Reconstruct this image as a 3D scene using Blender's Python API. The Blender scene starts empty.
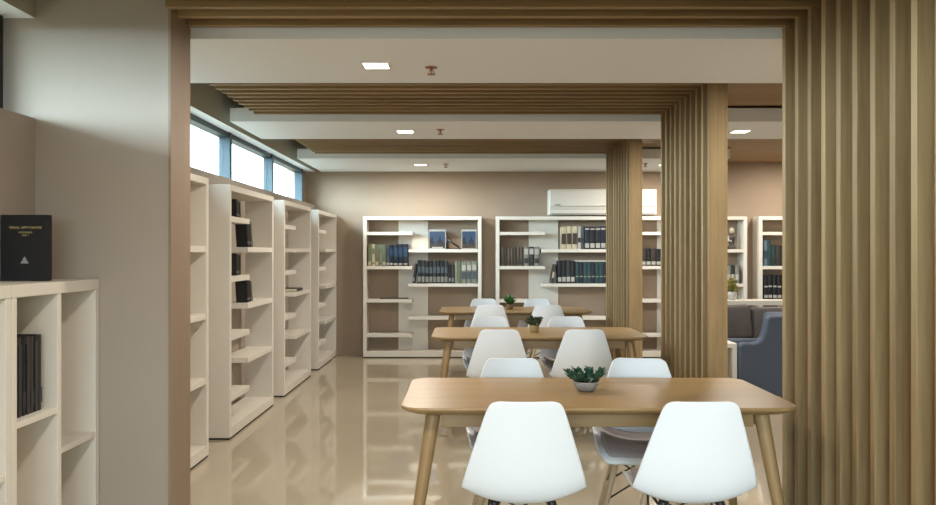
import bpy, bmesh, math, random
from mathutils import Vector, Matrix
random.seed(7)
C = bpy.context.scene.collection
R = math.radians

# ------------------------------------------------------------------ materials
def new_mat(name):
    m = bpy.data.materials.new(name); m.use_nodes = True
    nt = m.node_tree
    return m, nt, nt.nodes['Principled BSDF']

def plain(name, col, rough=0.5, spec=0.5, metal=0.0, var=0.0, scale=8.0, bump=0.0, coat=0.0):
    m, nt, b = new_mat(name)
    b.inputs['Base Color'].default_value = (*col, 1)
    b.inputs['Roughness'].default_value = rough
    b.inputs['Specular IOR Level'].default_value = spec
    b.inputs['Metallic'].default_value = metal
    b.inputs['Coat Weight'].default_value = coat
    if var > 0 or bump > 0:
        tc = nt.nodes.new('ShaderNodeTexCoord')
        n = nt.nodes.new('ShaderNodeTexNoise'); n.inputs['Scale'].default_value = scale
        n.inputs['Detail'].default_value = 4
        nt.links.new(tc.outputs['Object'], n.inputs['Vector'])
        if var > 0:
            r = nt.nodes.new('ShaderNodeValToRGB')
            r.color_ramp.elements[0].position = 0.3; r.color_ramp.elements[1].position = 0.7
            r.color_ramp.elements[0].color = (*[c*(1-var) for c in col], 1)
            r.color_ramp.elements[1].color = (*[min(1, c*(1+var)) for c in col], 1)
            nt.links.new(n.outputs['Fac'], r.inputs['Fac']); nt.links.new(r.outputs['Color'], b.inputs['Base Color'])
        if bump > 0:
            bp = nt.nodes.new('ShaderNodeBump'); bp.inputs['Strength'].default_value = bump
            bp.inputs['Distance'].default_value = 0.004
            nt.links.new(n.outputs['Fac'], bp.inputs['Height']); nt.links.new(bp.outputs['Normal'], b.inputs['Normal'])
    return m

def wood(name, c1, c2, axis, rough=0.45, spec=0.4, freq=60.0):
    m, nt, b = new_mat(name)
    tc = nt.nodes.new('ShaderNodeTexCoord'); mp = nt.nodes.new('ShaderNodeMapping')
    sc = [freq]*3; sc['xyz'.index(axis)] = freq/22.0
    mp.inputs['Scale'].default_value = sc
    n = nt.nodes.new('ShaderNodeTexNoise'); n.inputs['Scale'].default_value = 1.0
    n.inputs['Detail'].default_value = 6; n.inputs['Roughness'].default_value = 0.65
    n2 = nt.nodes.new('ShaderNodeTexNoise'); n2.inputs['Scale'].default_value = 0.12; n2.inputs['Detail'].default_value = 3
    mx = nt.nodes.new('ShaderNodeMath'); mx.operation = 'MULTIPLY_ADD'; mx.inputs[1].default_value = 0.6
    r = nt.nodes.new('ShaderNodeValToRGB')
    r.color_ramp.elements[0].position = 0.38; r.color_ramp.elements[0].color = (*c1, 1)
    r.color_ramp.elements[1].position = 1.02; r.color_ramp.elements[1].color = (*c2, 1)
    L = nt.links.new
    L(tc.outputs['Object'], mp.inputs['Vector']); L(mp.outputs['Vector'], n.inputs['Vector']); L(mp.outputs['Vector'], n2.inputs['Vector'])
    L(n.outputs['Fac'], mx.inputs[0]); L(n2.outputs['Fac'], mx.inputs[2]); L(mx.outputs[0], r.inputs['Fac'])
    L(r.outputs['Color'], b.inputs['Base Color'])
    b.inputs['Roughness'].default_value = rough; b.inputs['Specular IOR Level'].default_value = spec
    bp = nt.nodes.new('ShaderNodeBump'); bp.inputs['Strength'].default_value = 0.12; bp.inputs['Distance'].default_value = 0.002
    L(n.outputs['Fac'], bp.inputs['Height']); L(bp.outputs['Normal'], b.inputs['Normal'])
    return m

def emit(name, col, s):
    m = bpy.data.materials.new(name); m.use_nodes = True; nt = m.node_tree; nt.nodes.clear()
    o = nt.nodes.new('ShaderNodeOutputMaterial'); e = nt.nodes.new('ShaderNodeEmission')
    e.inputs['Color'].default_value = (*col, 1); e.inputs['Strength'].default_value = s
    nt.links.new(e.outputs[0], o.inputs['Surface']); return m

def pane_mat():
    m = bpy.data.materials.new('window_glass'); m.use_nodes = True; nt = m.node_tree; nt.nodes.clear()
    o = nt.nodes.new('ShaderNodeOutputMaterial'); t = nt.nodes.new('ShaderNodeBsdfTransparent')
    g = nt.nodes.new('ShaderNodeBsdfGlossy'); g.inputs['Roughness'].default_value = 0.02
    t.inputs['Color'].default_value = (0.93, 0.97, 0.96, 1)
    mx = nt.nodes.new('ShaderNodeMixShader'); mx.inputs[0].default_value = 0.06
    nt.links.new(t.outputs[0], mx.inputs[1]); nt.links.new(g.outputs[0], mx.inputs[2]); nt.links.new(mx.outputs[0], o.inputs['Surface'])
    return m

def floor_mat():
    m, nt, b = new_mat('polished_cream_tile')
    tc = nt.nodes.new('ShaderNodeTexCoord')
    br = nt.nodes.new('ShaderNodeTexBrick'); br.offset = 0.0
    br.inputs['Scale'].default_value = 1.0; br.inputs['Mortar Size'].default_value = 0.0012
    br.inputs['Brick Width'].default_value = 0.8; br.inputs['Row Height'].default_value = 0.8
    br.inputs['Color1'].default_value = (0.43, 0.37, 0.275, 1); br.inputs['Color2'].default_value = (0.44, 0.38, 0.285, 1)
    br.inputs['Mortar'].default_value = (0.40, 0.345, 0.26, 1)
    n = nt.nodes.new('ShaderNodeTexNoise'); n.inputs['Scale'].default_value = 1.6; n.inputs['Detail'].default_value = 5
    r = nt.nodes.new('ShaderNodeValToRGB'); r.color_ramp.elements[0].color = (0.93, 0.93, 0.92, 1); r.color_ramp.elements[1].color = (1.05, 1.05, 1.05, 1)
    mx = nt.nodes.new('ShaderNodeMixRGB'); mx.blend_type = 'MULTIPLY'; mx.inputs[0].default_value = 1
    L = nt.links.new
    L(tc.outputs['Object'], br.inputs['Vector']); L(tc.outputs['Object'], n.inputs['Vector']); L(n.outputs['Fac'], r.inputs['Fac'])
    L(br.outputs['Color'], mx.inputs[1]); L(r.outputs['Color'], mx.inputs[2]); L(mx.outputs[0], b.inputs['Base Color'])
    b.inputs['Roughness'].default_value = 0.045; b.inputs['Specular IOR Level'].default_value = 0.85
    return m

M = {}
M['taupe'] = plain('taupe_wall_paint', (0.33, 0.25, 0.18), 0.75, 0.25, var=0.03, scale=3)
M['taupe2'] = plain('grey_taupe_paint', (0.38, 0.322, 0.268), 0.7, 0.25, var=0.02, scale=2)
M['pelmet'] = plain('olive_grey_paint', (0.40, 0.385, 0.31), 0.7, 0.25)
M['jamb'] = wood('tan_jamb_laminate', (0.235, 0.168, 0.112), (0.29, 0.212, 0.148), 'z', 0.5, 0.3, 30)
M['white_ceiling'] = plain('white_ceiling_paint', (0.82, 0.855, 0.885), 0.7, 0.2)
M['white_shelf'] = plain('cream_white_laminate', (0.70, 0.66, 0.585), 0.42, 0.4, var=0.015, scale=5)
M['slat_z'] = wood('oak_slat_upright', (0.125, 0.072, 0.026), (0.34, 0.228, 0.108), 'z', 0.5, 0.35)
M['slat_x'] = wood('oak_slat_overhead', (0.125, 0.072, 0.026), (0.34, 0.228, 0.108), 'x', 0.5, 0.35)
M['slat_core'] = wood('oak_core_board', (0.12, 0.08, 0.042), (0.19, 0.13, 0.07), 'z', 0.6, 0.3)
M['ceil_wood'] = wood('oak_ceiling_board', (0.24, 0.145, 0.065), (0.34, 0.22, 0.11), 'x', 0.55, 0.3, 30)
M['table'] = wood('honey_oak_tabletop', (0.235, 0.138, 0.052), (0.345, 0.22, 0.095), 'x', 0.34, 0.45, 45)
M['table_leg'] = wood('honey_oak_leg', (0.235, 0.14, 0.055), (0.335, 0.215, 0.098), 'z', 0.4, 0.4, 45)
M['beech'] = wood('pale_beech', (0.42, 0.29, 0.165), (0.56, 0.42, 0.27), 'z', 0.45, 0.35, 60)
M['shell'] = plain('white_moulded_plastic', (0.75, 0.775, 0.80), 0.36, 0.45)
M['pad'] = plain('mauve_grey_pad_fabric', (0.36, 0.315, 0.305), 0.85, 0.15, var=0.06, scale=60)
M['black_wire'] = plain('black_steel_wire', (0.015, 0.014, 0.013), 0.4, 0.5)
M['frame'] = plain('blue_grey_window_frame', (0.018, 0.036, 0.045), 0.45, 0.4)
M['frame_dark'] = plain('black_window_frame', (0.012, 0.014, 0.015), 0.5, 0.4)
M['glass'] = pane_mat()
M['floor'] = floor_mat()
M['toe_shade'] = plain('painted_toe_shade', (0.05, 0.045, 0.04), 0.8, 0.1)  # near-black colour for the shade line under the tall bookcases
M['diffuser'] = emit('warm_lamp_diffuser', (1.0, 0.93, 0.80), 6.0)
M['lamp_trim'] = plain('white_lamp_trim', (0.8, 0.79, 0.77), 0.4)
M['brass'] = plain('copper_sprinkler_metal', (0.34, 0.15, 0.085), 0.35, 0.5, 0.8)
M['ac'] = plain('ivory_plastic', (0.62, 0.59, 0.52), 0.4, 0.4)
M['ac_dark'] = plain('shadow_grey_plastic', (0.30, 0.28, 0.25), 0.5)
M['ac_mid'] = plain('warm_grey_plastic', (0.52, 0.49, 0.43), 0.5)
M['sofa_grey'] = plain('charcoal_leather', (0.075, 0.068, 0.066), 0.5, 0.4, var=0.08, scale=14, bump=0.1)
M['sofa_blue'] = plain('slate_blue_fabric', (0.075, 0.090, 0.118), 0.8, 0.2, var=0.07, scale=70, bump=0.2)
M['soil'] = plain('dark_potting_soil', (0.03, 0.02, 0.014), 0.9, 0.1, var=0.3, scale=90)
M['pot_grey'] = plain('grey_glazed_ceramic', (0.26, 0.235, 0.225), 0.3, 0.5, var=0.18, scale=25)
M['pot_tan'] = plain('tan_clay_pot', (0.33, 0.23, 0.10), 0.55, 0.3, var=0.1, scale=30)
M['pot_brown'] = plain('brown_clay_pot', (0.18, 0.11, 0.06), 0.5, 0.3, var=0.1, scale=30)
M['leaf_blue'] = plain('blue_green_leaf', (0.035, 0.095, 0.055), 0.45, 0.4, var=0.35, scale=40)
M['leaf_olive'] = plain('dark_olive_leaf', (0.05, 0.07, 0.03), 0.45, 0.4, var=0.4, scale=40)
M['leaf_green'] = plain('fresh_green_leaf', (0.04, 0.14, 0.03), 0.45, 0.4, var=0.4, scale=40)
M['petal'] = plain('cream_petal', (0.85, 0.76, 0.62), 0.6)
M['pages'] = plain('paper_page_edges', (0.66, 0.60, 0.48), 0.8, 0.1, var=0.05, scale=120)
M['gold'] = plain('gold_foil', (0.55, 0.47, 0.20), 0.45, 0.5, 0.2)
M['silver'] = plain('grey_foil', (0.30, 0.30, 0.29), 0.5, 0.4)
BK = {
 'black': (0.013, 0.014, 0.017), 'navy': (0.014, 0.020, 0.033), 'blue': (0.025, 0.06, 0.12), 'teal': (0.025, 0.065, 0.07),
 'charcoal': (0.035, 0.035, 0.037), 'sage': (0.18, 0.20, 0.115), 'cream': (0.60, 0.52, 0.36), 'brown': (0.10, 0.075, 0.05),
 'umber': (0.055, 0.042, 0.032), 'grey': (0.25, 0.25, 0.22), 'palegreen': (0.25, 0.275, 0.215), 'steel': (0.07, 0.095, 0.11),
 'white': (0.52, 0.505, 0.455), 'olive': (0.33, 0.30, 0.06), 'lightblue': (0.12, 0.20, 0.26)}
def bk(k):
    if 'bk_'+k not in M: M['bk_'+k] = plain(k+'_book_cloth', [0.8*v for v in BK[k]], 0.45, 0.4, var=0.10, scale=30)
    return M['bk_'+k]

# ------------------------------------------------------------------ mesh helpers
def bx(bm, x0, x1, y0, y1, z0, z1, mi=0):
    vs = [bm.verts.new(p) for p in ((x0,y0,z0),(x1,y0,z0),(x1,y1,z0),(x0,y1,z0),(x0,y0,z1),(x1,y0,z1),(x1,y1,z1),(x0,y1,z1))]
    out = []
    for f in ((0,3,2,1),(4,5,6,7),(0,1,5,4),(1,2,6,5),(2,3,7,6),(3,0,4,7)):
        fc = bm.faces.new([vs[i] for i in f]); fc.material_index = mi; out.append(fc)
    return out

def tube(bm, pts, radii, n=12, mi=0, cap=True):
    pts = [Vector(p) for p in pts]
    if not isinstance(radii, (list, tuple)): radii = [radii]*len(pts)
    rings = []
    for i, p in enumerate(pts):
        t = (pts[min(i+1, len(pts)-1)] - pts[max(i-1, 0)]).normalized()
        a = Vector((0,0,1)) if abs(t.z) < 0.9 else Vector((1,0,0))
        u = t.cross(a).normalized(); v = t.cross(u).normalized()
        rings.append([bm.verts.new(p + (u*math.cos(2*math.pi*k/n) + v*math.sin(2*math.pi*k/n))*radii[i]) for k in range(n)])
    for a, b in zip(rings, rings[1:]):
        for k in range(n):
            f = bm.faces.new((a[k], a[(k+1)%n], b[(k+1)%n], b[k])); f.material_index = mi; f.smooth = True
    if cap:
        for r, flip in ((rings[0], True), (rings[-1], False)):
            f = bm.faces.new(r if not flip else r[::-1]); f.material_index = mi

def lathe(bm, prof, n=28, mi=0, c=(0,0)):
    rings = [[bm.verts.new((c[0]+r*math.cos(2*math.pi*k/n), c[1]+r*math.sin(2*math.pi*k/n), z)) for k in range(n)] for r, z in prof]
    for a, b in zip(rings, rings[1:]):
        for k in range(n):
            f = bm.faces.new((a[k], a[(k+1)%n], b[(k+1)%n], b[k])); f.material_index = mi; f.smooth = True
    bm.faces.new(rings[0][::-1]).material_index = mi
    bm.faces.new(rings[-1]).material_index = mi

def prism(bm, outline, y0, y1, mi=0):
    """outline in (x,z), extruded along y"""
    a = [bm.verts.new((x, y0, z)) for x, z in outline]; b = [bm.verts.new((x, y1, z)) for x, z in outline]
    n = len(a)
    for k in range(n):
        f = bm.faces.new((a[k], a[(k+1)%n], b[(k+1)%n], b[k])); f.material_index = mi
    bm.faces.new(a[::-1]).material_index = mi; bm.faces.new(b).material_index = mi

def obj(name, bm, mats, parent=None, bevel=0.0, seg=2, smooth=False, loc=None):
    bmesh.ops.recalc_face_normals(bm, faces=bm.faces[:])
    me = bpy.data.meshes.new(name); bm.to_mesh(me); bm.free()
    for m in (mats if isinstance(mats, (list, tuple)) else [mats]): me.materials.append(m)
    o = bpy.data.objects.new(name, me); C.objects.link(o)
    if parent: o.parent = parent
    if loc: o.location = loc
    if smooth:
        for p in me.polygons: p.use_smooth = True
    if bevel:
        md = o.modifiers.new('bevel', 'BEVEL'); md.width = bevel; md.segments = seg; md.limit_method = 'ANGLE'; md.angle_limit = R(40)
    return o

def tag(o, label=None, cat=None, group=None, kind=None):
    if label: o['label'] = label
    if cat: o['category'] = cat
    if group: o['group'] = group
    if kind: o['kind'] = kind
    return o

def thing(name, label, cat, loc=(0,0,0), rz=0.0, group=None):
    o = bpy.data.objects.new(name, None); C.objects.link(o)
    o.location = loc; o.rotation_euler = (0, 0, rz); o.empty_display_size = 0.1
    return tag(o, label, cat, group)

def struct(name, boxes, mats, label, cat, bevel=0.0):
    bm = bmesh.new()
    for b in boxes: bx(bm, *b)
    return tag(obj(name, bm, mats, None, bevel), label, cat, None, 'structure')

def box_part(name, dims, mat, parent, bevel=0.003):
    bm = bmesh.new(); bx(bm, *dims)
    return obj(name, bm, mat, parent, bevel)

def dup(root, loc, rz=None):
    c = root.copy(); C.objects.link(c); c.location = loc
    if rz is not None: c.rotation_euler = (0, 0, rz)
    for ch in list(root.children):
        d = ch.copy(); C.objects.link(d); d.parent = c
        for g in list(ch.children):
            e = g.copy(); C.objects.link(e); e.parent = d
    return c

# ------------------------------------------------------------------ camera
SKY = (9.0, 52.0)
F = 800.0; EYE = 1.38
cam = bpy.data.cameras.new('camera'); co = bpy.data.objects.new('camera', cam); C.objects.link(co)
cam.sensor_fit = 'HORIZONTAL'; cam.sensor_width = 36.0; cam.lens = F/936*36.0
co.location = (0, 0, EYE); co.rotation_euler = (R(90), 0, 0)
cam.clip_start = 0.05
bpy.context.scene.camera = co

# ------------------------------------------------------------------ room shell
XW = -2.05; XG = -2.20; SILL = 2.015; PEL = 2.464; YB = 10.72; YR = -3.6; XR = 6.2; CZ = 2.72; ZS = 2.515; RW = (-1.9, 1.7, 0.9, 2.25)
struct('floor', [(-2.4, XR+0.2, YR-0.2, YB+0.2, -0.12, 0.0)], M['floor'], 'polished cream tile floor of the library room', 'floor')
struct('ceiling', [(-2.40, XR+0.2, YR-0.2, YB+0.2, CZ, CZ+0.15)], M['taupe'], 'dark upper ceiling above the slats and white panels', 'ceiling')
struct('ceiling_eave', [(-3.65, -2.40, YR-0.2, 4.6, CZ, CZ+0.15), (-3.65, -3.55, YR-0.2, 4.6, CZ-0.2, CZ)], M['white_ceiling'], 'white roof eave outside the near left window', 'eave')
struct('wall_left', [(-2.36, XW, YR, YB, 0.0, SILL)], M['taupe2'], 'taupe wall below the high windows on the left', 'wall')
struct('wall_back', [(-2.36, XR, YB, YB+0.2, 0.0, CZ)], M['taupe'], 'taupe brown back wall behind the white bookcases', 'wall')
struct('wall_right', [(XR, XR+0.2, YR, YB, 0.0, CZ)], M['taupe'], 'taupe wall at the far right of the room', 'wall')
struct('wall_rear', [(-2.36, XR, YR-0.15, YR, 0.0, RW[2]), (-2.36, XR, YR-0.15, YR, RW[3], CZ), (-2.36, RW[0], YR-0.15, YR, RW[2], RW[3]), (RW[1], XR, YR-0.15, YR, RW[2], RW[3])],
       M['taupe'], 'wall with wide windows behind the viewer', 'wall')
def pelmet(name, y0, y1, label, pz):
    bm = bmesh.new()
    for i, f in enumerate(bx(bm, -2.36, XW, y0, y1, pz, CZ)): f.material_index = 1 if i == 0 else 0
    tag(obj(name, bm, [M['pelmet'], M['white_ceiling']]), label, 'trim', None, 'structure')
pelmet('trim_1', YR, 3.79, 'boxed pelmet over the near left window', 2.49)
pelmet('trim_2', 4.04, YB, 'boxed pelmet over the far row of high windows', PEL)
# pier between near zone and library, with tan jamb lining
struct('wall_pier', [(-2.36, -1.416, 3.79, 4.04, 0.0, CZ)], M['taupe2'], 'grey taupe wall pier beside the low white bookcase', 'wall')
struct('trim_3', [(-1.416, -1.404, 3.78, 4.045, 0.0, CZ)], M['jamb'], 'tan laminate jamb lining the edge of the wall pier', 'trim')
# white dropped ceiling panels
for k, (nm, x0, x1, y0, y1, lb) in enumerate([
    ('ceiling_panel', -2.05, XR, YR, 2.60, 'white ceiling panel above the viewer'),
    ('ceiling_panel', -1.97, XR, 4.06, 5.12, 'nearest white dropped ceiling panel beyond the slatted opening'),
    ('ceiling_panel', -1.97, XR, 6.62, 7.64, 'middle white dropped ceiling panel'),
    ('ceiling_panel', -1.97, 3.02, 9.22, YB, 'farthest white dropped ceiling panel above the back bookcases')]):
    struct(nm, [(x0, x1, y0, y1, PEL, 2.575)], M['white_ceiling'], lb, 'ceiling')
struct('ceiling_board', [(1.71, XR, 5.13, 6.60, 2.59, 2.62), (1.71, XR, 7.66, 9.20, 2.59, 2.62), (3.04, XR, 9.20, YB, 2.59, 2.62)], M['ceil_wood'],
       'brown wood boarded ceiling over the lounge on the right', 'ceiling')

# windows: frame + pane per bay
def window(n, y0, y1, fm, label, PEL=PEL, XG=XG):
    bm = bmesh.new()
    bx(bm, XG-0.05, XG+0.05, y1-0.05, y1, SILL, PEL)            # mullion
    bx(bm, XG-0.05, XG+0.05, y0, y0+0.02, SILL, PEL)
    bx(bm, XG-0.05, XG+0.04, y0+0.02, y1-0.05, PEL-0.045, PEL)  # head
    bx(bm, XG-0.05, XG+0.04, y0+0.02, y1-0.05, SILL, SILL+0.02)
    w = tag(obj('window_%d' % n, bm, fm), label, 'window', None, 'structure')
    bm = bmesh.new(); bx(bm, XG-0.012, XG-0.006, y0+0.02, y1-0.05, SILL+0.02, PEL-0.045)
    obj('pane', bm, M['glass'], w)
ys = [4.05, 5.70, 7.27, 8.84, 10.42]
for i in range(4):
    window(i+1, ys[i], ys[i+1], M['frame'], 'blue grey framed high window pane, number %d from the pier' % (i+1))
struct('wall_nib', [(-2.36, XG+0.03, 10.43, YB, SILL, PEL)], M['taupe'], 'short wall end between last high window and back wall', 'wall')
for i, (a, b) in enumerate([(-3.5, -1.1), (-1.1, 1.3), (1.3, 3.76)]):
    window(i+5, a, b, M['frame_dark'], 'black framed high window in the near left wall, bay %d' % (i+1), 2.49, -2.235)
for i in range(3):
    x0 = RW[0] + i*1.2; x1 = x0+1.2; z0, z1 = RW[2], RW[3]
    bm = bmesh.new()
    bx(bm, x0, x0+0.04, YR-0.1, YR-0.04, z0, z1); bx(bm, x1-0.04, x1, YR-0.1, YR-0.04, z0, z1)
    bx(bm, x0+0.04, x1-0.04, YR-0.1, YR-0.04, z0, z0+0.05); bx(bm, x0+0.04, x1-0.04, YR-0.1, YR-0.04, z1-0.05, z1)
    w = tag(obj('window_%d' % (i+8), bm, M['frame_dark']), 'window behind the viewer, bay %d' % (i+1), 'window', None, 'structure')
    bm = bmesh.new(); bx(bm, x0+0.04, x1-0.04, YR-0.073, YR-0.067, z0+0.05, z1-0.05); obj('pane', bm, M['glass'], w)

# ------------------------------------------------------------------ slatted timber portals
def portal(y0, y1, xl, label):
    XC = 1.585; SW = 0.038; SD = 0.062; n = 10; pitch = (y1-y0)/(n-0.68)
    t = thing('slatted_partition', label, 'partition', (XC, y0, 0), 0, 'timber slat portals')
    core = box_part('core_board', (SD, 0.12, 0.03, y1-y0, 0.0, 2.70), M['slat_core'], t, 0)
    box_part('end_board', (0.0, 0.122, 0.0, 0.03, 0.0, 2.70), M['slat_z'], t, 0.002)
    bm = bmesh.new(); bm2 = bmesh.new()
    for k in range(n):
        ya = k*pitch if k else 0.03; yb = k*pitch + SW
        if k == n-1: yb = y1-y0; ya = yb-SW
        bx(bm, 0.0, SD, ya, yb, 0.0, ZS)
        bx(bm2, xl-XC, SD, ya if k else 0.0, yb, ZS, ZS+SD)
    obj('upright_slats', bm, M['slat_z'], t, 0.0015, 1)
    obj('overhead_slats', bm2, M['slat_x'], t, 0.0015, 1)
    bm = bmesh.new(); bx(bm, xl-XC, SD, 0.0, y1-y0, ZS+SD, ZS+SD+0.02); obj('overhead_board', bm, M['slat_core'], t)
    return t
portal(2.68, 4.035, -1.40, 'nearest oak slat partition and overhead slats, large at the right edge')
portal(5.26, 6.58, -1.754, 'middle oak slat column and overhead slats behind the front table')
portal(7.83, 9.19, -1.754, 'farthest oak slat column and overhead slats before the air conditioner')

# ------------------------------------------------------------------ downlights and sprinklers
def downlight(x, y, label, power, PEL=PEL):
    t = thing('downlight', label, 'ceiling light', (x, y, PEL), 0, 'square recessed downlights')
    bm = bmesh.new()
    for a in ((-0.085, -0.07, -0.085, 0.085), (0.07, 0.085, -0.085, 0.085), (-0.07, 0.07, -0.085, -0.07), (-0.07, 0.07, 0.07, 0.085)):
        bx(bm, a[0], a[1], a[2], a[3], -0.008, 0.0)
    obj('trim_ring', bm, M['lamp_trim'], t)
    box_part('diffuser', (-0.07, 0.07, -0.07, 0.07, -0.006, 0.0), M['diffuser'], t, 0)
    l = bpy.data.lights.new('downlight_lamp', 'AREA'); l.shape = 'SQUARE'; l.size = 0.12; l.energy = power; l.color = (1.0, 0.91, 0.80)
    lo = bpy.data.objects.new('downlight_lamp', l); C.objects.link(lo); lo.parent = t; lo.location = (0, 0, -0.012)
PW = 29.0
downlight(-0.53, 4.62, 'square lit downlight in the nearest white ceiling panel', PW)
downlight(-0.56, 7.14, 'square lit downlight in the middle white panel, left of columns', PW)
downlight(-0.585, 9.85, 'square lit downlight in the farthest white panel', 21)
downlight(2.43, 7.14, 'square lit downlight over the lounge, right of the middle column', PW)
downlight(2.43, 9.85, 'square downlight hidden behind the middle column over the lounge', 26)
downlight(2.43, 4.64, 'square downlight hidden behind the nearest slat partition', PW)
downlight(4.2, 9.85, 'added fill light in the wood ceiling, unseen, brightening the lounge', 26, 2.59)  # unseen lamp added to lift the lounge and its back wall
downlight(4.6, 7.14, 'added fill light at the far right, unseen, brightening the lounge', 40)  # second added lamp, out of frame, also brightens the lounge
for x, y in ((-0.55, 1.9), (2.43, 1.9), (-0.55, -0.9), (2.43, -0.9)):
    downlight(x, y, 'square downlight above and behind the viewer', PW)
def sprinkler(x, y, label):
    t = thing('ceiling_sprinkler', label, 'sprinkler', (x, y, PEL), 0, 'ceiling fire sprinklers')
    bm = bmesh.new(); lathe(bm, [(0.034, -0.006), (0.036, -0.002), (0.036, 0.0)], 20); obj('escutcheon', bm, M['brass'], t)
    bm = bmesh.new(); tube(bm, [(0,0,-0.006), (0,0,-0.022)], 0.009)
    tube(bm, [(0.009,0,-0.022), (0.019,0,-0.030), (0.006,0,-0.040)], 0.0035, 8); tube(bm, [(-0.009,0,-0.022), (-0.019,0,-0.030), (-0.006,0,-0.040)], 0.0035, 8)
    tube(bm, [(0,0,-0.020), (0,0,-0.040)], 0.0035, 8)
    obj('body', bm, M['brass'], t)
    bm = bmesh.new(); lathe(bm, [(0.024, -0.044), (0.027, -0.042), (0.024, -0.040)], 16); obj('deflector', bm, M['brass'], t)
sprinkler(-0.215, 4.68, 'copper fire sprinkler in the nearest white ceiling panel')
sprinkler(-0.245, 7.06, 'small copper fire sprinkler in the middle white ceiling panel')
sprinkler(-0.27, 9.80, 'small copper sprinkler in farthest panel, left of the columns')
sprinkler(2.16, 9.75, 'small copper sprinkler seen between the middle and farthest columns')

# ------------------------------------------------------------------ tall bookcases
D = 0.245; T = 0.046; ST = 0.042
LZ = (1.629, 1.181, 0.745, 0.292); RZ = (1.402, 0.952, 0.519)      # shelf centres
def bookcase(W, label, loc, rz, group, H=1.853):
    t = thing('bookcase', label, 'bookcase', loc, rz, group)
    k = W/1.551
    for x in (0, W-T): box_part('side_panel', (x, x+T, 0, D, 0.014, H), M['white_shelf'], t, 0.002)
    box_part('toe_shade_strip', (0.004, W-0.004, 0.004, D-0.004, 0, 0.014), M['toe_shade'], t, 0)  # dark strip painted in as the contact shadow along the floor
    box_part('top_panel', (T, W-T, 0, D, H-0.045, H), M['white_shelf'], t, 0.002)
    box_part('plinth', (T, W-T, 0.0, D, 0.014, 0.087), M['white_shelf'], t, 0.002)
    box_part('back_panel', (0.445*k, 0.84*k, D-0.02, D, 0.087, H-0.045), M['white_shelf'], t, 0)
    for z in LZ: box_part('shelf', (T, 0.645*k, 0.004, D-0.022, z-ST/2, z+ST/2), M['white_shelf'], t, 0.002)
    for z in RZ: box_part('shelf', (0.595*k, W-T, 0.004, D-0.022, z-ST/2, z+ST/2), M['white_shelf'], t, 0.002)
    return t
YF = 10.47
bcx = (-1.374, 0.366, 2.075, 3.81)
for i, (x, lb) in enumerate(zip(bcx, (
    'white bookcase on the back wall, leftmost of its row, fully in view',
    'white bookcase on the back wall below the air conditioner, partly behind column',
    'white bookcase on the back wall seen either side of middle slat column',
    'white bookcase on the back wall, rightmost, above the blue armchair'))):
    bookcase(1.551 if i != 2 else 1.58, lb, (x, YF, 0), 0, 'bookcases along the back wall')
XS = -1.753
bays = ((4.09, 1.32), (5.886, 1.33), (7.63, 1.31), (9.375, 1.29))
for (y, w), lb in zip(bays, ('white bookcase below the windows, nearest, partly hidden by the pier',
    'white bookcase below the windows holding dark leaning books, second from pier',
    'white bookcase below the windows, third from pier, one dark book lying flat',
    'white empty bookcase below the windows, farthest, next to back wall')):
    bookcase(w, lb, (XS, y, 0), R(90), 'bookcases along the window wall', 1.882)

# ------------------------------------------------------------------ books
def book_mesh(t, h, d, cloth, band=None, foot=None, face=None):
    """thickness along x, spine at y=0, bottom at z=0"""
    bm = bmesh.new(); c = min(0.0035, t*0.15)
    bx(bm, -t/2, -t/2+c, 0, d, 0, h); bx(bm, t/2-c, t/2, 0, d, 0, h)
    # rounded spine
    prof = [(-t/2, 0.004), (-t*0.36, -0.001), (-t*0.15, -0.004), (t*0.15, -0.004), (t*0.36, -0.001), (t/2, 0.004)]
    a = [bm.verts.new((x, y, 0)) for x, y in prof]; b = [bm.verts.new((x, y, h)) for x, y in prof]
    for i in range(5):
        f = bm.faces.new((a[i], a[i+1], b[i+1], b[i])); f.smooth = True
    bx(bm, -t/2+c, t/2-c, 0.004, d-0.006, 0.004, h-0.004, 1)
    if band: # coloured label bands on the spine
        for z0, z1, mi in band: bx(bm, -t*0.40, t*0.40, -0.0052, -0.001, z0*h, z1*h, mi)
    return bm
def book(x, y, z, t, h, d, cloth, label, group, rz=0.0, tilt=0.0, band=None, extra=None):
    bm = book_mesh(t, h, d, cloth, band)
    o = obj('book', bm, [bk(cloth), M['pages']] + [bk(e) for e in (extra or [])])
    o.rotation_euler = (0, tilt, rz)
    o.location = (x, y, z + abs(math.sin(tilt))*t/2 + 0.0005)
    return tag(o, label, 'book', group)
ORD = ['first','second','third','fourth','fifth','sixth','seventh','eighth','ninth','tenth','eleventh','twelfth']
def top(z): return z + ST/2 + 0.001
def run(x0, x1, z, n, h, cloths, what, group, band=None, extra=None, yoff=0.02, d=0.18, hv=0.02):
    """n upright books between x0 and x1 on a back-wall shelf"""
    w = (x1-x0)/n
    for k in range(n):
        hh = h*(1+random.uniform(-hv, hv)); t = w*0.95
        b_ = band[k % len(band)] if band else None
        lb = ('%s, %s from left' % (what, ORD[k])) if n > 1 else what
        book(x0+w*(k+0.5), YF+yoff+random.uniform(0, 0.012), top(z), t, hh, 0.175, cloths[k % len(cloths)], lb, group, band=b_, extra=extra)
def pxX(px): return (px-468)/76.2
B_PIC = [(0.12, 0.22, 2), (0.62, 0.86, 3)]
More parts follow.
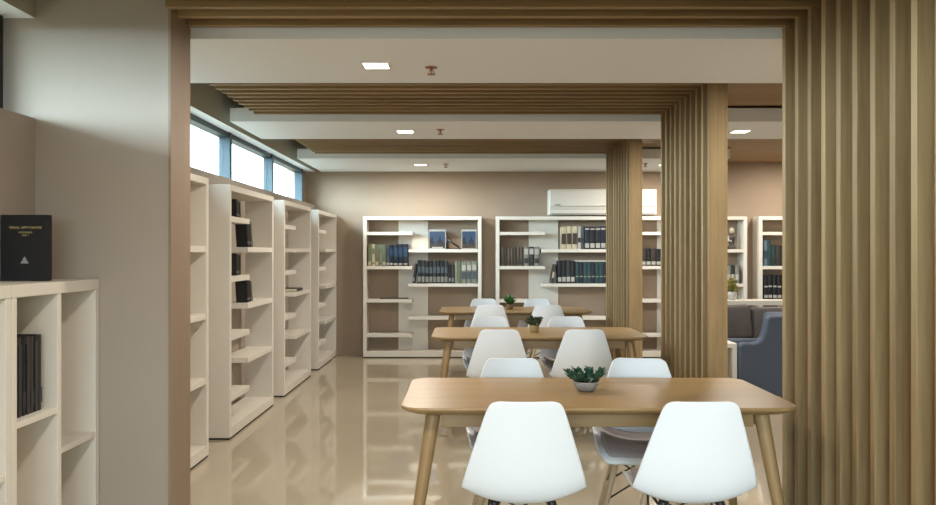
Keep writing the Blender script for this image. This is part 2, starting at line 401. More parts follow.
# leftmost back bookcase
run(pxX(368), pxX(386), LZ[1], 5, 0.285, ['sage','cream','sage','palegreen','sage'], 'sage green spine book, left bookcase second shelf', 'sage books in leftmost back bookcase',
    [[(0.05,0.2,2)], [(0.1,0.16,3),(0.55,0.8,3)]], ['cream','sage'])
run(pxX(386.3), pxX(393), LZ[1], 2, 0.28, ['steel','navy'], 'blue spined narrow book beside the sage books', 'blue books in leftmost back bookcase', [[(0.05,0.15,2),(0.5,0.8,3)]], ['white','blue'])
run(pxX(393.2), pxX(408), LZ[1], 3, 0.285, ['navy','navy','navy'], 'thick navy book with blue spine picture', 'navy picture spine books in leftmost back bookcase', [[(0.06,0.12,2),(0.42,0.85,3)]], ['cream','blue'])
run(pxX(417.5), pxX(448), RZ[1], 8, 0.30, ['black','charcoal','black'], 'black book with steel grey spine band, left bookcase', 'black books in leftmost back bookcase', [[(0.45,0.72,2),(0.06,0.3,3)]], ['steel','grey'])
run(pxX(448.3), pxX(454.5), RZ[1], 2, 0.24, ['black','umber'], 'short black book after the banded row', 'short black books in leftmost back bookcase', [[(0.1,0.3,2)]], ['grey'])
run(pxX(455), pxX(461), RZ[1], 2, 0.285, ['palegreen','sage'], 'pale green thin book beside short black books', 'pale green books in leftmost back bookcase')
run(pxX(461.2), pxX(477), RZ[1], 3, 0.285, ['palegreen','grey','palegreen'], 'pale grey picture book at right shelf end', 'pale picture books in leftmost back bookcase', [[(0.2,0.55,2),(0.6,0.85,3)]], ['steel','white'])
book(pxX(413.2), YF+0.03, top(RZ[1]), 0.03, 0.26, 0.18, 'charcoal', 'dark book leaning on the left end of the black row', 'leaning books on the back shelves', tilt=R(9), band=[(0.1,0.3,2)], extra=['grey'])
# second back bookcase
run(pxX(501), pxX(523), LZ[1], 7, 0.245, ['brown','umber','brown'], 'dull brown old book, second back bookcase', 'brown books in second back bookcase', [[(0.3,0.36,2),(0.1,0.25,2)]], ['umber'])
run(pxX(523.5), pxX(539.5), LZ[1], 3, 0.25, ['grey','umber','grey'], 'mottled grey book after the brown row', 'mottled grey books in second back bookcase', [[(0.15,0.4,2),(0.6,0.9,3)]], ['charcoal','white'])
run(pxX(561), pxX(577.5), RZ[0], 3, 0.295, ['cream','cream','cream'], 'cream book with dark oval on its spine', 'cream books in second back bookcase', [[(0.22,0.7,2)]], ['umber'])
run(pxX(577.8), pxX(584), RZ[0], 2, 0.30, ['white','steel'], 'pale thin book between cream and navy books', 'pale books in second back bookcase', [[(0.3,0.5,2)]], ['charcoal'])
run(pxX(584.3), pxX(606), RZ[0], 4, 0.30, ['navy','black','navy'], 'navy book with white lettering at spine foot', 'navy books in second back bookcase', [[(0.06,0.26,2),(0.86,0.92,2)]], ['white'])
run(pxX(557.5), pxX(575), RZ[1], 4, 0.30, ['black','black','charcoal'], 'black book with white mark at spine foot', 'black books in second back bookcase', [[(0.08,0.28,2)]], ['white'])
run(pxX(575.3), pxX(607), RZ[1], 8, 0.275, ['teal','navy','teal'], 'dark teal book of the long matching row', 'teal books in second back bookcase', [[(0.30,0.36,2)]], ['palegreen'])
book(pxX(551.5), YF+0.03, top(RZ[1]), 0.035, 0.25, 0.18, 'umber', 'dark brown book leaning beside the white back panel, second back bookcase', 'leaning books on the back shelves', tilt=R(12), band=[(0.3,0.6,2)], extra=['cream'])
tag(obj('paper_stack', (lambda b: (bx(b, pxX(575), pxX(606), YF+0.05, YF+0.22, 0, 0.022), b)[1])(bmesh.new()), bk('white'), loc=(0, 0, top(RZ[1])+0.283)), 'white papers lying flat across the teal books', 'papers')
# third back bookcase, left of the middle column then right of it
run(pxX(636), pxX(661), LZ[1], 5, 0.225, ['black','umber'], 'black book with white spine foot, third back bookcase', 'black books in third back bookcase', [[(0.08,0.26,2),(0.4,0.5,3)]], ['white','charcoal'])
run(pxX(722), pxX(739), RZ[1], 4, 0.24, ['steel','palegreen','charcoal','grey'], 'mixed colour book right of the middle column', 'mixed books in third back bookcase', [[(0.2,0.5,2)]], ['white'])
# fourth back bookcase
run(pxX(763.5), pxX(771), LZ[1], 2, 0.34, ['lightblue','teal'], 'tall blue green book in the rightmost bookcase', 'blue books in rightmost back bookcase', [[(0.3,0.6,2)]], ['teal'])
run(pxX(771.3), pxX(785), LZ[1], 3, 0.27, ['teal','umber','navy'], 'dark teal shorter book in the rightmost bookcase', 'dark teal books in rightmost back bookcase', [[(0.1,0.4,2)]], ['charcoal'])
run(pxX(763.5), pxX(786), LZ[2], 5, 0.315, ['black'], 'black book with white spine foot, rightmost bookcase lower shelf', 'black books in rightmost back bookcase', [[(0.06,0.18,2),(0.5,0.56,2)]], ['white'])
# the two face-out picture magazines, card and the little display stand on the top right shelf of the leftmost bookcase
def magazine(px0, px1, label):
    w = pxX(px1)-pxX(px0); h = 0.262
    t = thing('display_magazine', label, 'magazine', ((pxX(px0)+pxX(px1))/2, YF+0.10, top(RZ[0])), 0, 'face-out magazines')
    bm = bmesh.new(); bx(bm, -w/2, w/2, 0, 0.012, 0, h); a = obj('pages', bm, bk('white'), t)
    bm = bmesh.new()
    for k in range(24):                              # hilly skyline picture
        xa = -w/2+0.008 + k*(w-0.016)/24; xb = xa+(w-0.016)/24
        hh = 0.11+0.05*math.sin(k*0.5)+0.02*math.sin(k*1.7)
        bx(bm, xa, xb, -0.002, 0, 0.010, 0.07, 1); bx(bm, xa, xb, -0.002, 0, 0.07, hh, 0); bx(bm, xa, xb, -0.002, 0, hh, h-0.026, 2)
    obj('cover_picture', bm, [bk('navy'), bk('umber'), bk('blue')], t)
    t.rotation_euler = (R(-7), 0, 0); t.location.z += 0.002
    return t
magazine(428.5, 445.5, 'blue covered magazine standing face out, left one of two')
magazine(461.5, 476.5, 'blue covered magazine standing face out, right one at shelf end')
t = thing('display_stand', 'black folding display stand between the two blue magazines', 'stand', (pxX(447), YF+0.09, top(RZ[0])), 0)
bm = bmesh.new(); tube(bm, [(0,0,0.012), (0.0,0.0,0.10), (-0.01,0.0,0.22)], [0.016,0.013,0.006]); obj('upright', bm, M['black_wire'], t)
bm = bmesh.new(); tube(bm, [(0,0.0,0.13), (0.08,0.0,0.08), (0.15,0,0.03), (0.165,0,0.010)], [0.014,0.014,0.012,0.009]); obj('arm', bm, M['black_wire'], t)
bm = bmesh.new(); bx(bm, -0.02, 0.19, -0.02, 0.03, 0, 0.010); obj('foot', bm, M['black_wire'], t)
tag(obj('price_card', (lambda b: (bx(b, -0.07, 0.07, 0, 0.03, 0, 0.030), b)[1])(bmesh.new()), bk('white'), loc=(pxX(437.5), YF+0.012, top(RZ[0]))), 'small white card lying before the left blue magazine', 'card')
# flat dark sheet on the third left shelf of leftmost bookcase, ornaments in third bookcase
tag(obj('folded_leaflet', (lambda b: (bx(b, 0, 0.36, 0, 0.16, 0, 0.012), b)[1])(bmesh.new()), bk('brown'), loc=(pxX(380), YF+0.03, top(LZ[2]))), 'thin brown leaflet lying flat on a left shelf, leftmost bookcase', 'leaflet')
t = thing('figurine', 'small brown and white figurine on the upper shelf right of column', 'figurine', (pxX(733.5), YF+0.10, top(RZ[0])), 0)
bm = bmesh.new(); lathe(bm, [(0.05,0),(0.055,0.01),(0.05,0.03),(0.03,0.05),(0.04,0.10),(0.045,0.15),(0.03,0.20)], 16); obj('robe', bm, bk('umber'), t)
bm = bmesh.new(); lathe(bm, [(0.012,0.20),(0.028,0.22),(0.033,0.245),(0.025,0.275),(0.008,0.285)], 16); obj('head', bm, bk('cream'), t)
bm = bmesh.new(); tube(bm, [(-0.045,-0.01,0.17),(-0.06,-0.04,0.12),(-0.02,-0.06,0.10)], [0.015,0.013,0.012]); obj('sleeve', bm, bk('white'), t)

# window-wall bays: dark leaning books
def side_book(y, z, t_, h, cloth, label, group, tilt=0.0, band=None, extra=None, x=XS-0.045, d=0.19):
    return book(x, y, z, t_, h, d, cloth, label, group, rz=R(90), tilt=tilt, band=band, extra=extra)
y0 = bays[1][0]
for zi, nm, n, ya, hh, tl in ((LZ[0], 'topmost', 3, 0.30, 0.14, -6), (RZ[0], 'upper', 4, 0.615, 0.235, -13), (LZ[1], 'middle', 3, 0.30, 0.17, -6), (RZ[1], 'lower', 4, 0.61, 0.19, -13)):
    for k in range(n):
        side_book(y0+ya+k*0.075, top(zi), 0.018, hh-0.008*k, ['black','brown','charcoal','grey'][k], 'book leaning in the %s group below the windows, %s from its left' % (nm, ORD[k]),
                  'dark books in the window wall bookcase', tilt=R(tl), band=[(0.1,0.2,2)], extra=['grey'], x=XS-0.035-0.008*k, d=0.09)
bm = book_mesh(0.03, 0.26, 0.20, 'black')
o = obj('book', bm, [bk('black'), M['pages']]); o.rotation_euler = (0, R(90), R(90)); o.location = (XS-0.03, bays[2][0]+0.72, top(RZ[1])-0.0+0.0155-0.43*0)
o.location.z = top(RZ[1])+0.0155
tag(o, 'black book lying flat on a shelf, third window wall bookcase', 'book')

# ------------------------------------------------------------------ low white bookcases at near left
def low_case(loc, label, group):
    W = 0.725; HH = 1.255; DD = 0.295
    t = thing('low_bookcase', label, 'bookcase', loc, R(90), group)
    for x in (0, W-0.036): box_part('side_panel', (x, x+0.036, 0, DD, 0, HH-0.05), M['white_shelf'], t, 0.002)
    box_part('divider', (W/2-0.016, W/2+0.016, 0.002, DD, 0.08, HH-0.05), M['white_shelf'], t, 0.002)
    box_part('top_panel', (0, W, -0.002, DD, HH-0.05, HH), M['white_shelf'], t, 0.003)
    box_part('plinth', (0.036, W-0.030, 0.01, DD, 0, 0.08), M['white_shelf'], t, 0.002)
    box_part('back_panel', (0.036, W-0.030, DD-0.015, DD, 0.08, HH-0.05), M['white_shelf'], t, 0)
    box_part('shelf', (0.036, W/2-0.016, 0.003, DD-0.015, 0.695, 0.72), M['white_shelf'], t, 0.002)
    box_part('shelf', (W/2+0.016, W-0.030, 0.003, DD-0.015, 0.515, 0.54), M['white_shelf'], t, 0.002)
    return t
low_case((-1.745, 3.06, 0), 'low white bookcase against the grey pier under the large black book', 'low bookcases by the near left wall')
low_case((-1.745, 2.33, 0), 'low white bookcase at the left picture edge, mostly out of view', 'low bookcases by the near left wall')
for k in range(7):
    side_book(3.168+k*0.0305, 0.7205, 0.0285, 0.315+0.004*(k % 2), ['charcoal','umber','black'][k % 3], 'dark grey magazine volume in the low bookcase, %s from left' % ORD[k],
              'dark volumes in the low bookcase', band=[(0.02,0.9,2)] if k % 2 else [(0.1,0.3,2)], extra=['charcoal'], x=-1.795, d=0.21)
# big black book on top
t = thing('display_book', 'large black book with gold title standing on the low bookcase', 'book', (-1.942, 3.5, 1.2560), 0)
bm = bmesh.new(); bx(bm, -0.100, 0.099, 0, 0.004, 0, 0.289); bx(bm, -0.100, 0.099, 0.040, 0.044, 0, 0.289); bx(bm, -0.103, -0.099, 0.0, 0.044, 0, 0.289); bx(bm, -0.099, 0.0985, 0.004, 0.040, 0.282, 0.2885); bx(bm, 0.095, 0.0985, 0.004, 0.040, 0.0, 0.2885)
bx(bm, -0.091, -0.088, -0.0012, 0, 0, 0.289)
cov = obj('cover', bm, bk('black'), t, 0.001, 1)
bm = bmesh.new(); bx(bm, -0.099, 0.0945, 0.0045, 0.0395, 0.005, 0.2815); obj('page_block', bm, M['pages'], t)
def text(body, size, z, mat, parent, name, x=0.0):
    cu = bpy.data.curves.new(name, 'FONT'); cu.body = body; cu.size = size; cu.align_x = 'CENTER'; cu.extrude = 0.0004
    o = bpy.data.objects.new(name, cu); C.objects.link(o)
    dg = bpy.context.evaluated_depsgraph_get(); me = bpy.data.meshes.new_from_object(o.evaluated_get(dg))
    bpy.data.objects.remove(o); o = bpy.data.objects.new(name, me); C.objects.link(o)
    me.materials.clear(); me.materials.append(mat)
    o.parent = parent; o.location = (x, -0.0008, z); o.rotation_euler = (R(90), 0, 0); return o
text('VISHAL APPYTARIYEE', 0.0150, 0.228, M['gold'], cov, 'title', 0.006)
text('UPDESHIKA', 0.0115, 0.208, M['gold'], cov, 'subtitle', 0.006)
text('PART 1', 0.0095, 0.196, M['gold'], cov, 'volume_line', 0.006)
bm = bmesh.new(); prism(bm, [(-0.017, 0), (0.017, 0), (0.015, 0.008), (0.009, 0.012), (0.007, 0.022), (0.0, 0.030), (-0.007, 0.022), (-0.009, 0.012), (-0.015, 0.008)], -0.0008, 0)
obj('emblem', bm, M['silver'], cov, loc=(0.002, 0, 0.076))

# ------------------------------------------------------------------ tables
def rounded(w, d, r, bow=0.0, n=8):
    pts = []
    for cx, cy, a0 in ((w/2-r, d/2-r, 0), (-w/2+r, d/2-r, 90), (-w/2+r, -d/2+r, 180), (w/2-r, -d/2+r, 270)):
        for k in range(n+1):
            a = R(a0+90*k/n); pts.append((cx+r*math.cos(a), cy+r*math.sin(a)))
    return pts
def make_table(label, loc):
    W = 1.665; DP = 0.80
    t = thing('library_table', label, 'table', loc, 0, 'long oak reading tables')
    bm = bmesh.new(); o_ = rounded(W, DP, 0.085); n = len(o_)
    rings = []
    for s, z in ((0.915, 0.706), (0.975, 0.719), (0.995, 0.726), (1.0, 0.731), (0.999, 0.737), (0.993, 0.740)):
        sx = 1-(1-s)*0.6; rings.append([bm.verts.new((x*sx, y*s, z)) for x, y in o_])
    for a, b in zip(rings, rings[1:]):
        for k in range(n): bm.faces.new((a[k], a[(k+1) % n], b[(k+1) % n], b[k])).smooth = True
    bm.faces.new(rings[0][::-1]); bm.faces.new(rings[-1])
    obj('tabletop', bm, M['table'], t)
    for sx in (-1, 1):
        for sy in (-1, 1):
            bm = bmesh.new()
            tube(bm, [(sx*0.695, sy*0.285, 0.704), (sx*0.70, sy*0.287, 0.68), (sx*0.758, sy*0.325, 0.30), (sx*0.803, sy*0.352, 0.0)], [0.031, 0.031, 0.025, 0.0185], 20)
            obj('leg', bm, M['table_leg'], t)
    for sy in (-1, 1): box_part('apron_rail', (-0.66, 0.66, sy*0.285-0.011, sy*0.285+0.011, 0.640, 0.703), M['table'], t, 0.002)
    for sx in (-1, 1): box_part('apron_rail', (sx*0.69-0.011, sx*0.69+0.011, -0.25, 0.25, 0.640, 0.703), M['table'], t, 0.002)
    return t
TX = 0.550
TY = (3.69, 6.455, 9.05)
tab = make_table('front oak reading table, nearest and largest, with grey plant bowl', (TX, TY[0], 0))
t2 = dup(tab, (TX, TY[1], 0)); t2['label'] = 'middle oak reading table with a small plant in tan pot'
t3 = dup(tab, (TX-0.03, TY[2], 0)); t3['label'] = 'farthest oak reading table, close to the back bookcases'

# ------------------------------------------------------------------ chairs
def shell_surface(inset=0.0, lift=0.0, rows=None, nu=13):
    P = [(0.232,0.388,.165,0.0),(0.229,0.412,.190,0.002),(0.205,0.433,.208,0.008),(0.15,0.436,.220,0.022),(0.07,0.429,.227,0.038),(-0.01,0.421,.231,0.050),
         (-0.09,0.414,.234,0.060),(-0.150,0.416,.237,0.066),(-0.190,0.440,.239,0.062),(-0.210,0.495,.234,0.050),(-0.220,0.57,.214,0.040),(-0.229,0.65,.190,0.032),
         (-0.238,0.72,.168,0.024),(-0.245,0.775,.150,0.017),(-0.249,0.804,.140,0.012),(-0.251,0.818,.127,0.010),(-0.252,0.825,.104,0.008)]
    if rows: P = P[rows[0]:rows[1]]
    bm = bmesh.new(); grid = []
    for i, (y, z, w, c) in enumerate(P):
        a = P[max(i-1, 0)]; b = P[min(i+1, len(P)-1)]
        tv = Vector((0, b[0]-a[0], b[1]-a[1])).normalized(); nrm = Vector((0, tv.z, -tv.y))
        if nrm.dot(Vector((0, 1, 1))) < 0: nrm = -nrm
        row = []
        for k in range(nu):
            u = -1 + 2*k/(nu-1)
            p = Vector((u*(w-inset), y, z)) + nrm*(c*abs(u*(1-inset*1.5))**2.3 + lift)
            row.append(bm.verts.new(p))
        grid.append(row)
    for a, b in zip(grid, grid[1:]):
        for k in range(nu-1):
            bm.faces.new((a[k], a[k+1], b[k+1], b[k])).smooth = True
    return bm
def make_chair(label, loc, rz):
    t = thing('shell_chair', label, 'chair', loc, rz, 'white shell chairs around the oak tables')
    s = obj('seat_shell', shell_surface(), M['shell'], t)
    md = s.modifiers.new('sub', 'SUBSURF'); md.levels = 1; md.render_levels = 2
    md = s.modifiers.new('thick', 'SOLIDIFY'); md.thickness = 0.009; md.offset = 0
    p = obj('seat_pad', shell_surface(0.030, 0.014, (1, 9)), M['pad'], t)
    md = p.modifiers.new('thick', 'SOLIDIFY'); md.thickness = 0.018; md.offset = 0
    md = p.modifiers.new('sub', 'SUBSURF'); md.levels = 1; md.render_levels = 1
    for sx in (-1, 1):
        for sy in (-1, 1):
            bm = bmesh.new()
            tube(bm, [(sx*0.118, 0.0+sy*0.115, 0.398), (sx*0.135, sy*0.13, 0.33), (sx*0.215, sy*0.205, 0.0)], [0.014, 0.016, 0.0105], 14)
            obj('leg', bm, M['beech'], t)
    bm = bmesh.new(); r = 0.0042
    def leg(sx, sy, z): f = (0.398-z)/0.398; return (sx*(0.118+f*0.097), sy*(0.115+f*0.09), z)
    for sx in (-1, 1):
        tube(bm, [leg(sx, -1, 0.385), leg(sx, 1, 0.20)], r, 8); tube(bm, [leg(sx, 1, 0.385), leg(sx, -1, 0.20)], r, 8)
        tube(bm, [leg(sx, -1, 0.39), leg(sx, 1, 0.39)], 0.006, 8)
    for sy in (-1, 1):
        tube(bm, [leg(-1, sy, 0.385), leg(1, sy, 0.20)], r, 8); tube(bm, [leg(1, sy, 0.385), leg(-1, sy, 0.20)], r, 8)
        tube(bm, [leg(-1, sy, 0.39), leg(1, sy, 0.39)], 0.006, 8)
    for sx in (-1, 1):
        for sy in (-1, 1): tube(bm, [(sx*0.118, sy*0.115, 0.388), (sx*0.105, sy*0.10, 0.416)], [0.016, 0.02], 10)
    obj('wire_base', bm, M['black_wire'], t)
    return t
names = ('front', 'middle', 'farthest')
spots = []
near_y = (2.97+0.25, 5.76+0.25, 8.44+0.25); far_y = (4.20-0.25, 6.94-0.25, 9.62-0.25)
lx_n = (0.215, 0.226, 0.235); rx_n = (0.870, 0.842, 0.845); lx_f = (0.23, 0.19, 0.19); rx_f = (0.90, 0.85, 0.83)
proto = None
for i, nm in enumerate(names):
    for (x, y, rz, lb) in (
        (lx_n[i], near_y[i], 0.0, 'white shell chair on the near side of the %s table, left one, back to viewer' % nm),
        (rx_n[i], near_y[i], 0.0, 'white shell chair on the near side of the %s table, right one, back to viewer' % nm),
        (lx_f[i], far_y[i], math.pi, 'white shell chair on the far side of the %s table, left one, facing viewer' % nm),
        (rx_f[i], far_y[i], math.pi, 'white shell chair on the far side of the %s table, right one, facing viewer' % nm)):
        if proto is None: proto = make_chair(lb, (x, y, 0), rz)
        else:
            c = dup(proto, (x, y, 0), rz); c['label'] = lb
            if i == 0 and rz > 1 and x > 0.5: c.rotation_euler = (0, 0, rz-0.17); c.location.x = 0.855

# ------------------------------------------------------------------ plants
def leaf(bm, base, direc, length, width, droop=0.25, mi=0):
    d = Vector(direc).normalized(); side = d.cross(Vector((0,0,1)))
    if side.length < 1e-3: side = Vector((1,0,0))
    side.normalize(); up = side.cross(d).normalized()
    L_, Rr, Mm = [], [], []
    for k, (f, w) in enumerate(((0, 0.25), (0.3, 0.85), (0.6, 1.0), (0.85, 0.55), (1.0, 0.04))):
        p = Vector(base) + d*length*f - Vector((0,0,1))*droop*length*f*f
        Mm.append(bm.verts.new(p - up*0.12*width*w)); L_.append(bm.verts.new(p + side*width*w*0.5 + up*0.1*width)); Rr.append(bm.verts.new(p - side*width*w*0.5 + up*0.1*width))
    for k in range(4):
        for a, b in ((L_, Mm), (Mm, Rr)):
            f = bm.faces.new((a[k], b[k], b[k+1], a[k+1])); f.smooth = True; f.material_index = mi
def rosettes(bm, n, rad, h0, h1, ll, lw, seed, per=14):
    rnd = random.Random(seed)
    for i in range(n):
        a = 2*math.pi*i/n + rnd.uniform(-.3, .3); rr = rad*math.sqrt(rnd.uniform(0.1, 1)); hh = h0 + (h1-h0)*rnd.uniform(0.1, 1)*(1-0.5*rr/rad)
        tip = Vector((rr*math.cos(a), rr*math.sin(a), hh)); root = Vector((0.25*rr*math.cos(a), 0.25*rr*math.sin(a), h0-0.012))
        tube(bm, [root, root.lerp(tip, 0.5)+Vector((0,0,0.006)), tip], 0.0018, 5)
        for k in range(per):
            f = k/per; p = root.lerp(tip, 0.3+0.7*f); b = k*2.4+rnd.uniform(-.3, .3)
            out = Vector((math.cos(b), math.sin(b), 0.35+0.9*f)) + (tip-root).normalized()*0.5
            leaf(bm, p, out, ll*rnd.uniform(0.75, 1.15), lw, rnd.uniform(0.0, 0.3))
def plant(name, label, loc, potprof, potmat, leafmat, args, flowers=0, soil=None):
    t = thing(name, label, 'plant', loc, 0, 'table plants')
    bm = bmesh.new(); lathe(bm, potprof, 32); pot = obj('pot', bm, potmat, t)
    r, z = soil; bm = bmesh.new(); lathe(bm, [(r, z-0.004), (r*0.99, z), (r*0.5, z+0.006), (0.001, z+0.008)], 20); obj('soil', bm, M['soil'], pot)
    bm = bmesh.new(); rosettes(bm, *args); obj('foliage', bm, leafmat, t)
    rnd = random.Random(3)
    for k in range(flowers):
        bm = bmesh.new(); c = Vector((-0.012+0.03*k, -0.05-0.006*k, z+0.022))
        for j in range(6): leaf(bm, c, (math.cos(j*1.05), math.sin(j*1.05)-0.3, 0.5), 0.012, 0.009, 0.1)
        tube(bm, [(c.x*0.5, -0.02, z), c], 0.0015, 5); obj('flower', bm, M['petal'], t)
    return t
plant('potted_succulent', 'blue green succulent in a grey bowl on the front table', (0.545, 3.70, 0.740),
      [(0.028,0.0),(0.034,0.002),(0.048,0.014),(0.057,0.030),(0.060,0.044),(0.059,0.047),(0.056,0.045),(0.053,0.034)], M['pot_grey'], M['leaf_blue'],
      (24, 0.098, 0.050, 0.118, 0.034, 0.016, 11, 18), 2, (0.053, 0.038))
plant('potted_plant', 'small olive plant with pale flowers on the middle table', (0.53, 6.40, 0.740),
      [(0.030,0.0),(0.034,0.002),(0.038,0.03),(0.042,0.055),(0.042,0.060),(0.038,0.058),(0.037,0.05)], M['pot_tan'], M['leaf_olive'],
      (20, 0.068, 0.062, 0.150, 0.036, 0.024, 5, 13), 2, (0.037, 0.053))
plant('potted_plant', 'small upright green plant on the farthest table', (0.47, 9.00, 0.740),
      [(0.030,0.0),(0.034,0.002),(0.040,0.03),(0.043,0.05),(0.043,0.055),(0.039,0.053),(0.038,0.045)], M['pot_brown'], M['leaf_green'],
      (11, 0.065, 0.06, 0.20, 0.055, 0.028, 9, 9), 0, (0.038, 0.048))
t = thing('potted_flowers', 'yellow flowering plant in a white vase on the white console', 'plant', (3.27, 9.90, 0.7955), 0)
bm = bmesh.new(); lathe(bm, [(0.035,0),(0.045,0.01),(0.055,0.06),(0.050,0.10),(0.044,0.098)], 20); obj('vase', bm, bk('white'), t)
bm = bmesh.new(); rosettes(bm, 14, 0.075, 0.11, 0.34, 0.045, 0.03, 2, 10); obj('foliage', bm, bk('olive'), t)

# ------------------------------------------------------------------ air conditioner
t = thing('air_conditioner', 'long ivory wall air conditioner above the second back bookcase', 'air conditioner', (1.06, YF-0.0, 1.870), 0)
W = 1.42; Hh = 0.342
bm = bmesh.new(); prism(bm, [(0.0, 0.0), (0.19, 0.0), (0.247, 0.0)][:0] or [(0, 0), (W, 0), (W, Hh), (0, Hh)], 0.02, 0.247); obj('casing', bm, M['ac'], t, 0.018, 4)
bm = bmesh.new(); bx(bm, 0.02, W-0.02, 0.0, 0.022, 0.115, Hh-0.02); fp = obj('front_panel', bm, M['ac'], t, 0.010, 3)
bm = bmesh.new(); bx(bm, 0.03, W-0.03, 0.008, 0.022, 0.068, 0.112); ao = obj('air_outlet', bm, M['ac_mid'], t)
bm = bmesh.new(); bx(bm, 0.03, W-0.03, 0.004, 0.022, 0.022, 0.065); obj('louver', bm, M['ac'], ao, 0.004)
bm = bmesh.new(); bx(bm, 0.03, W-0.03, 0.012, 0.022, 0.006, 0.02); obj('lower_slot', bm, M['ac_dark'], t)
bm = bmesh.new(); lathe(bm, [(0.042, -0.001), (0.042, 0.001)], 20); o = obj('badge', bm, M['ac_dark'], fp, loc=(0.115, -0.001, 0.135)); o.rotation_euler = (R(90), 0, 0); o.scale = (1, 0.25, 1)

# ------------------------------------------------------------------ lounge on the right
def cushion(name, x0, x1, y0, y1, z0, z1, mat, parent, rot=None, bev=0.05):
    bm = bmesh.new(); cx, cy, cz = (x0+x1)/2, (y0+y1)/2, (z0+z1)/2
    bx(bm, x0-cx, x1-cx, y0-cy, y1-cy, z0-cz, z1-cz)
    o = obj(name, bm, mat, parent, bev, 5, True, (cx, cy, cz))
    if rot: o.rotation_euler = rot
    return o
t = thing('sofa', 'charcoal sofa with back cushions behind the blue armchair', 'sofa', (2.3, 8.62, 0), 0)
cushion('base', 0.0, 2.2, 0.06, 0.80, 0.08, 0.27, M['sofa_grey'], t, bev=0.03)
cushion('seat_cushion', 0.02, 0.97, 0.02, 0.60, 0.26, 0.37, M['sofa_grey'], t)
cushion('seat_cushion', 0.98, 2.18, 0.02, 0.60, 0.26, 0.37, M['sofa_grey'], t)
cushion('back_frame', 0.0, 2.2, 0.66, 0.84, 0.2, 0.70, M['sofa_grey'], t, bev=0.04)
cushion('back_cushion', 0.02, 0.94, 0.48, 0.67, 0.36, 0.755, M['sofa_grey'], t, (R(-6), R(-4), 0))
cushion('back_cushion', 0.94, 2.18, 0.48, 0.67, 0.36, 0.755, M['sofa_grey'], t, (R(-6), 0, 0))
for x in (0.1, 2.1):
    for y in (0.14, 0.74):
        bm = bmesh.new(); tube(bm, [(x, y, 0), (x, y, 0.09)], 0.02); obj('leg', bm, M['black_wire'], t)
t = thing('armchair', 'slate blue armchair seen from its side, beside the nearest slat partition', 'armchair', (2.36, 6.95, 0), 0)
side = [(0.0, 0.13), (0.0, 0.56), (0.015, 0.585), (0.05, 0.592), (0.12, 0.588), (0.17, 0.60), (0.205, 0.64), (0.225, 0.70), (0.238, 0.77), (0.25, 0.815), (0.28, 0.828), (0.50, 0.83), (0.66, 0.80), (0.70, 0.74), (0.70, 0.13)]
bm = bmesh.new(); prism(bm, side, 0.0, 0.12); obj('side_panel', bm, M['sofa_blue'], t, 0.02, 3)
cushion('armrest', 0.0, 0.46, 0.62, 0.74, 0.13, 0.56, M['sofa_blue'], t, bev=0.03)
cushion('backrest', 0.46, 0.70, 0.12, 0.74, 0.13, 0.815, M['sofa_blue'], t)
cushion('seat_cushion', 0.0, 0.48, 0.12, 0.62, 0.27, 0.44, M['sofa_blue'], t)
cushion('base', 0.02, 0.48, 0.12, 0.62, 0.13, 0.27, M['sofa_blue'], t, bev=0.01)
for x in (0.06, 0.64):
    for y in (0.06, 0.68):
        bm = bmesh.new(); tube(bm, [(x, y, 0), (x, y, 0.135)], [0.015, 0.022]); obj('leg', bm, M['black_wire'], t)
t = thing('side_table', 'white side table edge showing left of the blue armchair', 'side table', (2.02, 7.0, 0), 0)
box_part('top', (0, 0.335, 0, 0.45, 0.545, 0.585), M['white_shelf'], t, 0.004)
for x in (0.0, 0.295): box_part('leg_panel', (x, x+0.04, 0, 0.45, 0.0, 0.545), M['white_shelf'], t, 0.003)
t = thing('console_shelf', 'white low console running behind the charcoal sofa', 'console', (2.9, 9.75, 0), 0)
box_part('top', (0, 2.0, 0, 0.30, 0.735, 0.795), M['white_shelf'], t, 0.004)
for x in (0.0, 0.98, 1.96): box_part('leg_panel', (x, x+0.04, 0.01, 0.29, 0.0, 0.735), M['white_shelf'], t, 0.003)

# ------------------------------------------------------------------ daylight
w = bpy.data.worlds.new('overcast_sky'); bpy.context.scene.world = w; w.use_nodes = True
nt = w.node_tree; bg = nt.nodes['Background']; bg.inputs['Strength'].default_value = 1.0
tc = nt.nodes.new('ShaderNodeTexCoord'); sp = nt.nodes.new('ShaderNodeSeparateXYZ'); nt.links.new(tc.outputs['Generated'], sp.inputs[0])
def mth(op, a, b=None, c=None):
    n = nt.nodes.new('ShaderNodeMath'); n.operation = op
    for i, v in enumerate((a, b, c)):
        if v is None: continue
        if isinstance(v, (int, float)): n.inputs[i].default_value = v
        else: nt.links.new(v, n.inputs[i])
    return n.outputs[0]
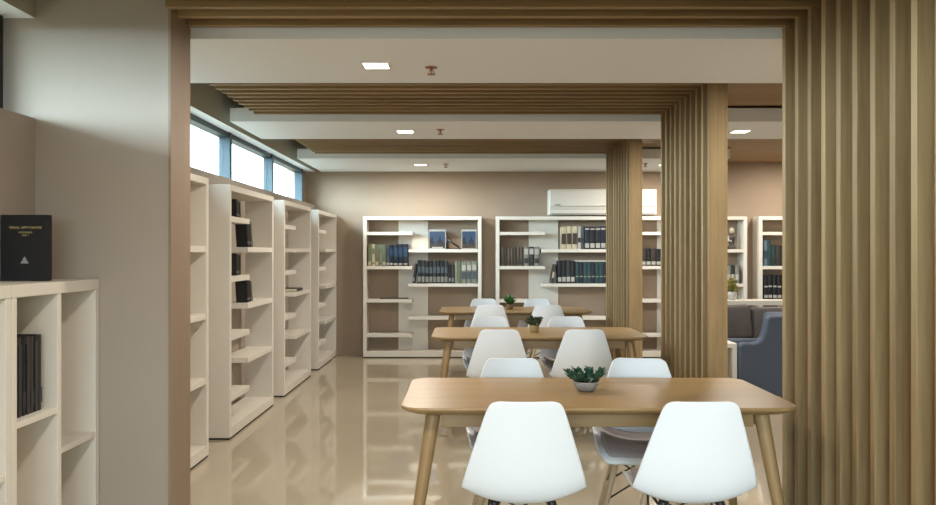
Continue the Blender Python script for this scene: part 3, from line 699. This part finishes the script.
# bright hazy sky, brightest towards the window side; dull ground below the horizon
lobe = mth('POWER', mth('MAXIMUM', mth('ADD', mth('MULTIPLY', sp.outputs[0], -0.86), mth('MULTIPLY', sp.outputs[1], -0.5)), 0.0), 2.0)
rad = mth('MULTIPLY_ADD', lobe, SKY[1], SKY[0])
upf = nt.nodes.new('ShaderNodeMapRange'); upf.interpolation_type = 'SMOOTHSTEP'; upf.inputs['From Min'].default_value = -0.04; upf.inputs['From Max'].default_value = 0.05
nt.links.new(sp.outputs[2], upf.inputs['Value'])
mixn = nt.nodes.new('ShaderNodeMixRGB'); nt.links.new(upf.outputs['Result'], mixn.inputs[0]); mixn.inputs[1].default_value = (1.6, 1.7, 1.4, 1)
vm = nt.nodes.new('ShaderNodeVectorMath'); vm.operation = 'SCALE'; vm.inputs[0].default_value = (0.68, 0.85, 1.0); nt.links.new(rad, vm.inputs['Scale'])
nt.links.new(vm.outputs[0], mixn.inputs[2]); nt.links.new(mixn.outputs[0], bg.inputs['Color'])
def portal_light(name, loc, rot, sx, sy):
    l = bpy.data.lights.new(name, 'AREA'); l.shape = 'RECTANGLE'; l.size = sx; l.size_y = sy; l.cycles.is_portal = True
    o = bpy.data.objects.new(name, l); C.objects.link(o); o.location = loc; o.rotation_euler = rot
portal_light('window_daylight', (-2.30, 7.25, 2.24), (0, R(-90), 0), 0.46, 6.4)
portal_light('window_daylight', (-2.30, 0.1, 2.24), (0, R(-90), 0), 0.46, 7.2)
portal_light('window_daylight', ((RW[0]+RW[1])/2, YR-0.2, (RW[2]+RW[3])/2), (R(90), 0, 0), RW[1]-RW[0], RW[3]-RW[2])

sc = bpy.context.scene
sc.view_settings.view_transform = 'Standard'; sc.view_settings.look = 'None'
sc.view_settings.exposure = 0.14; sc.view_settings.gamma = 1.0; sc.view_settings.use_curve_mapping = False
sc.cycles.use_denoising = True
sc.cycles.max_bounces = 10; sc.cycles.diffuse_bounces = 6; sc.cycles.transparent_max_bounces = 12
sc.cycles.sample_clamp_indirect = 6.0
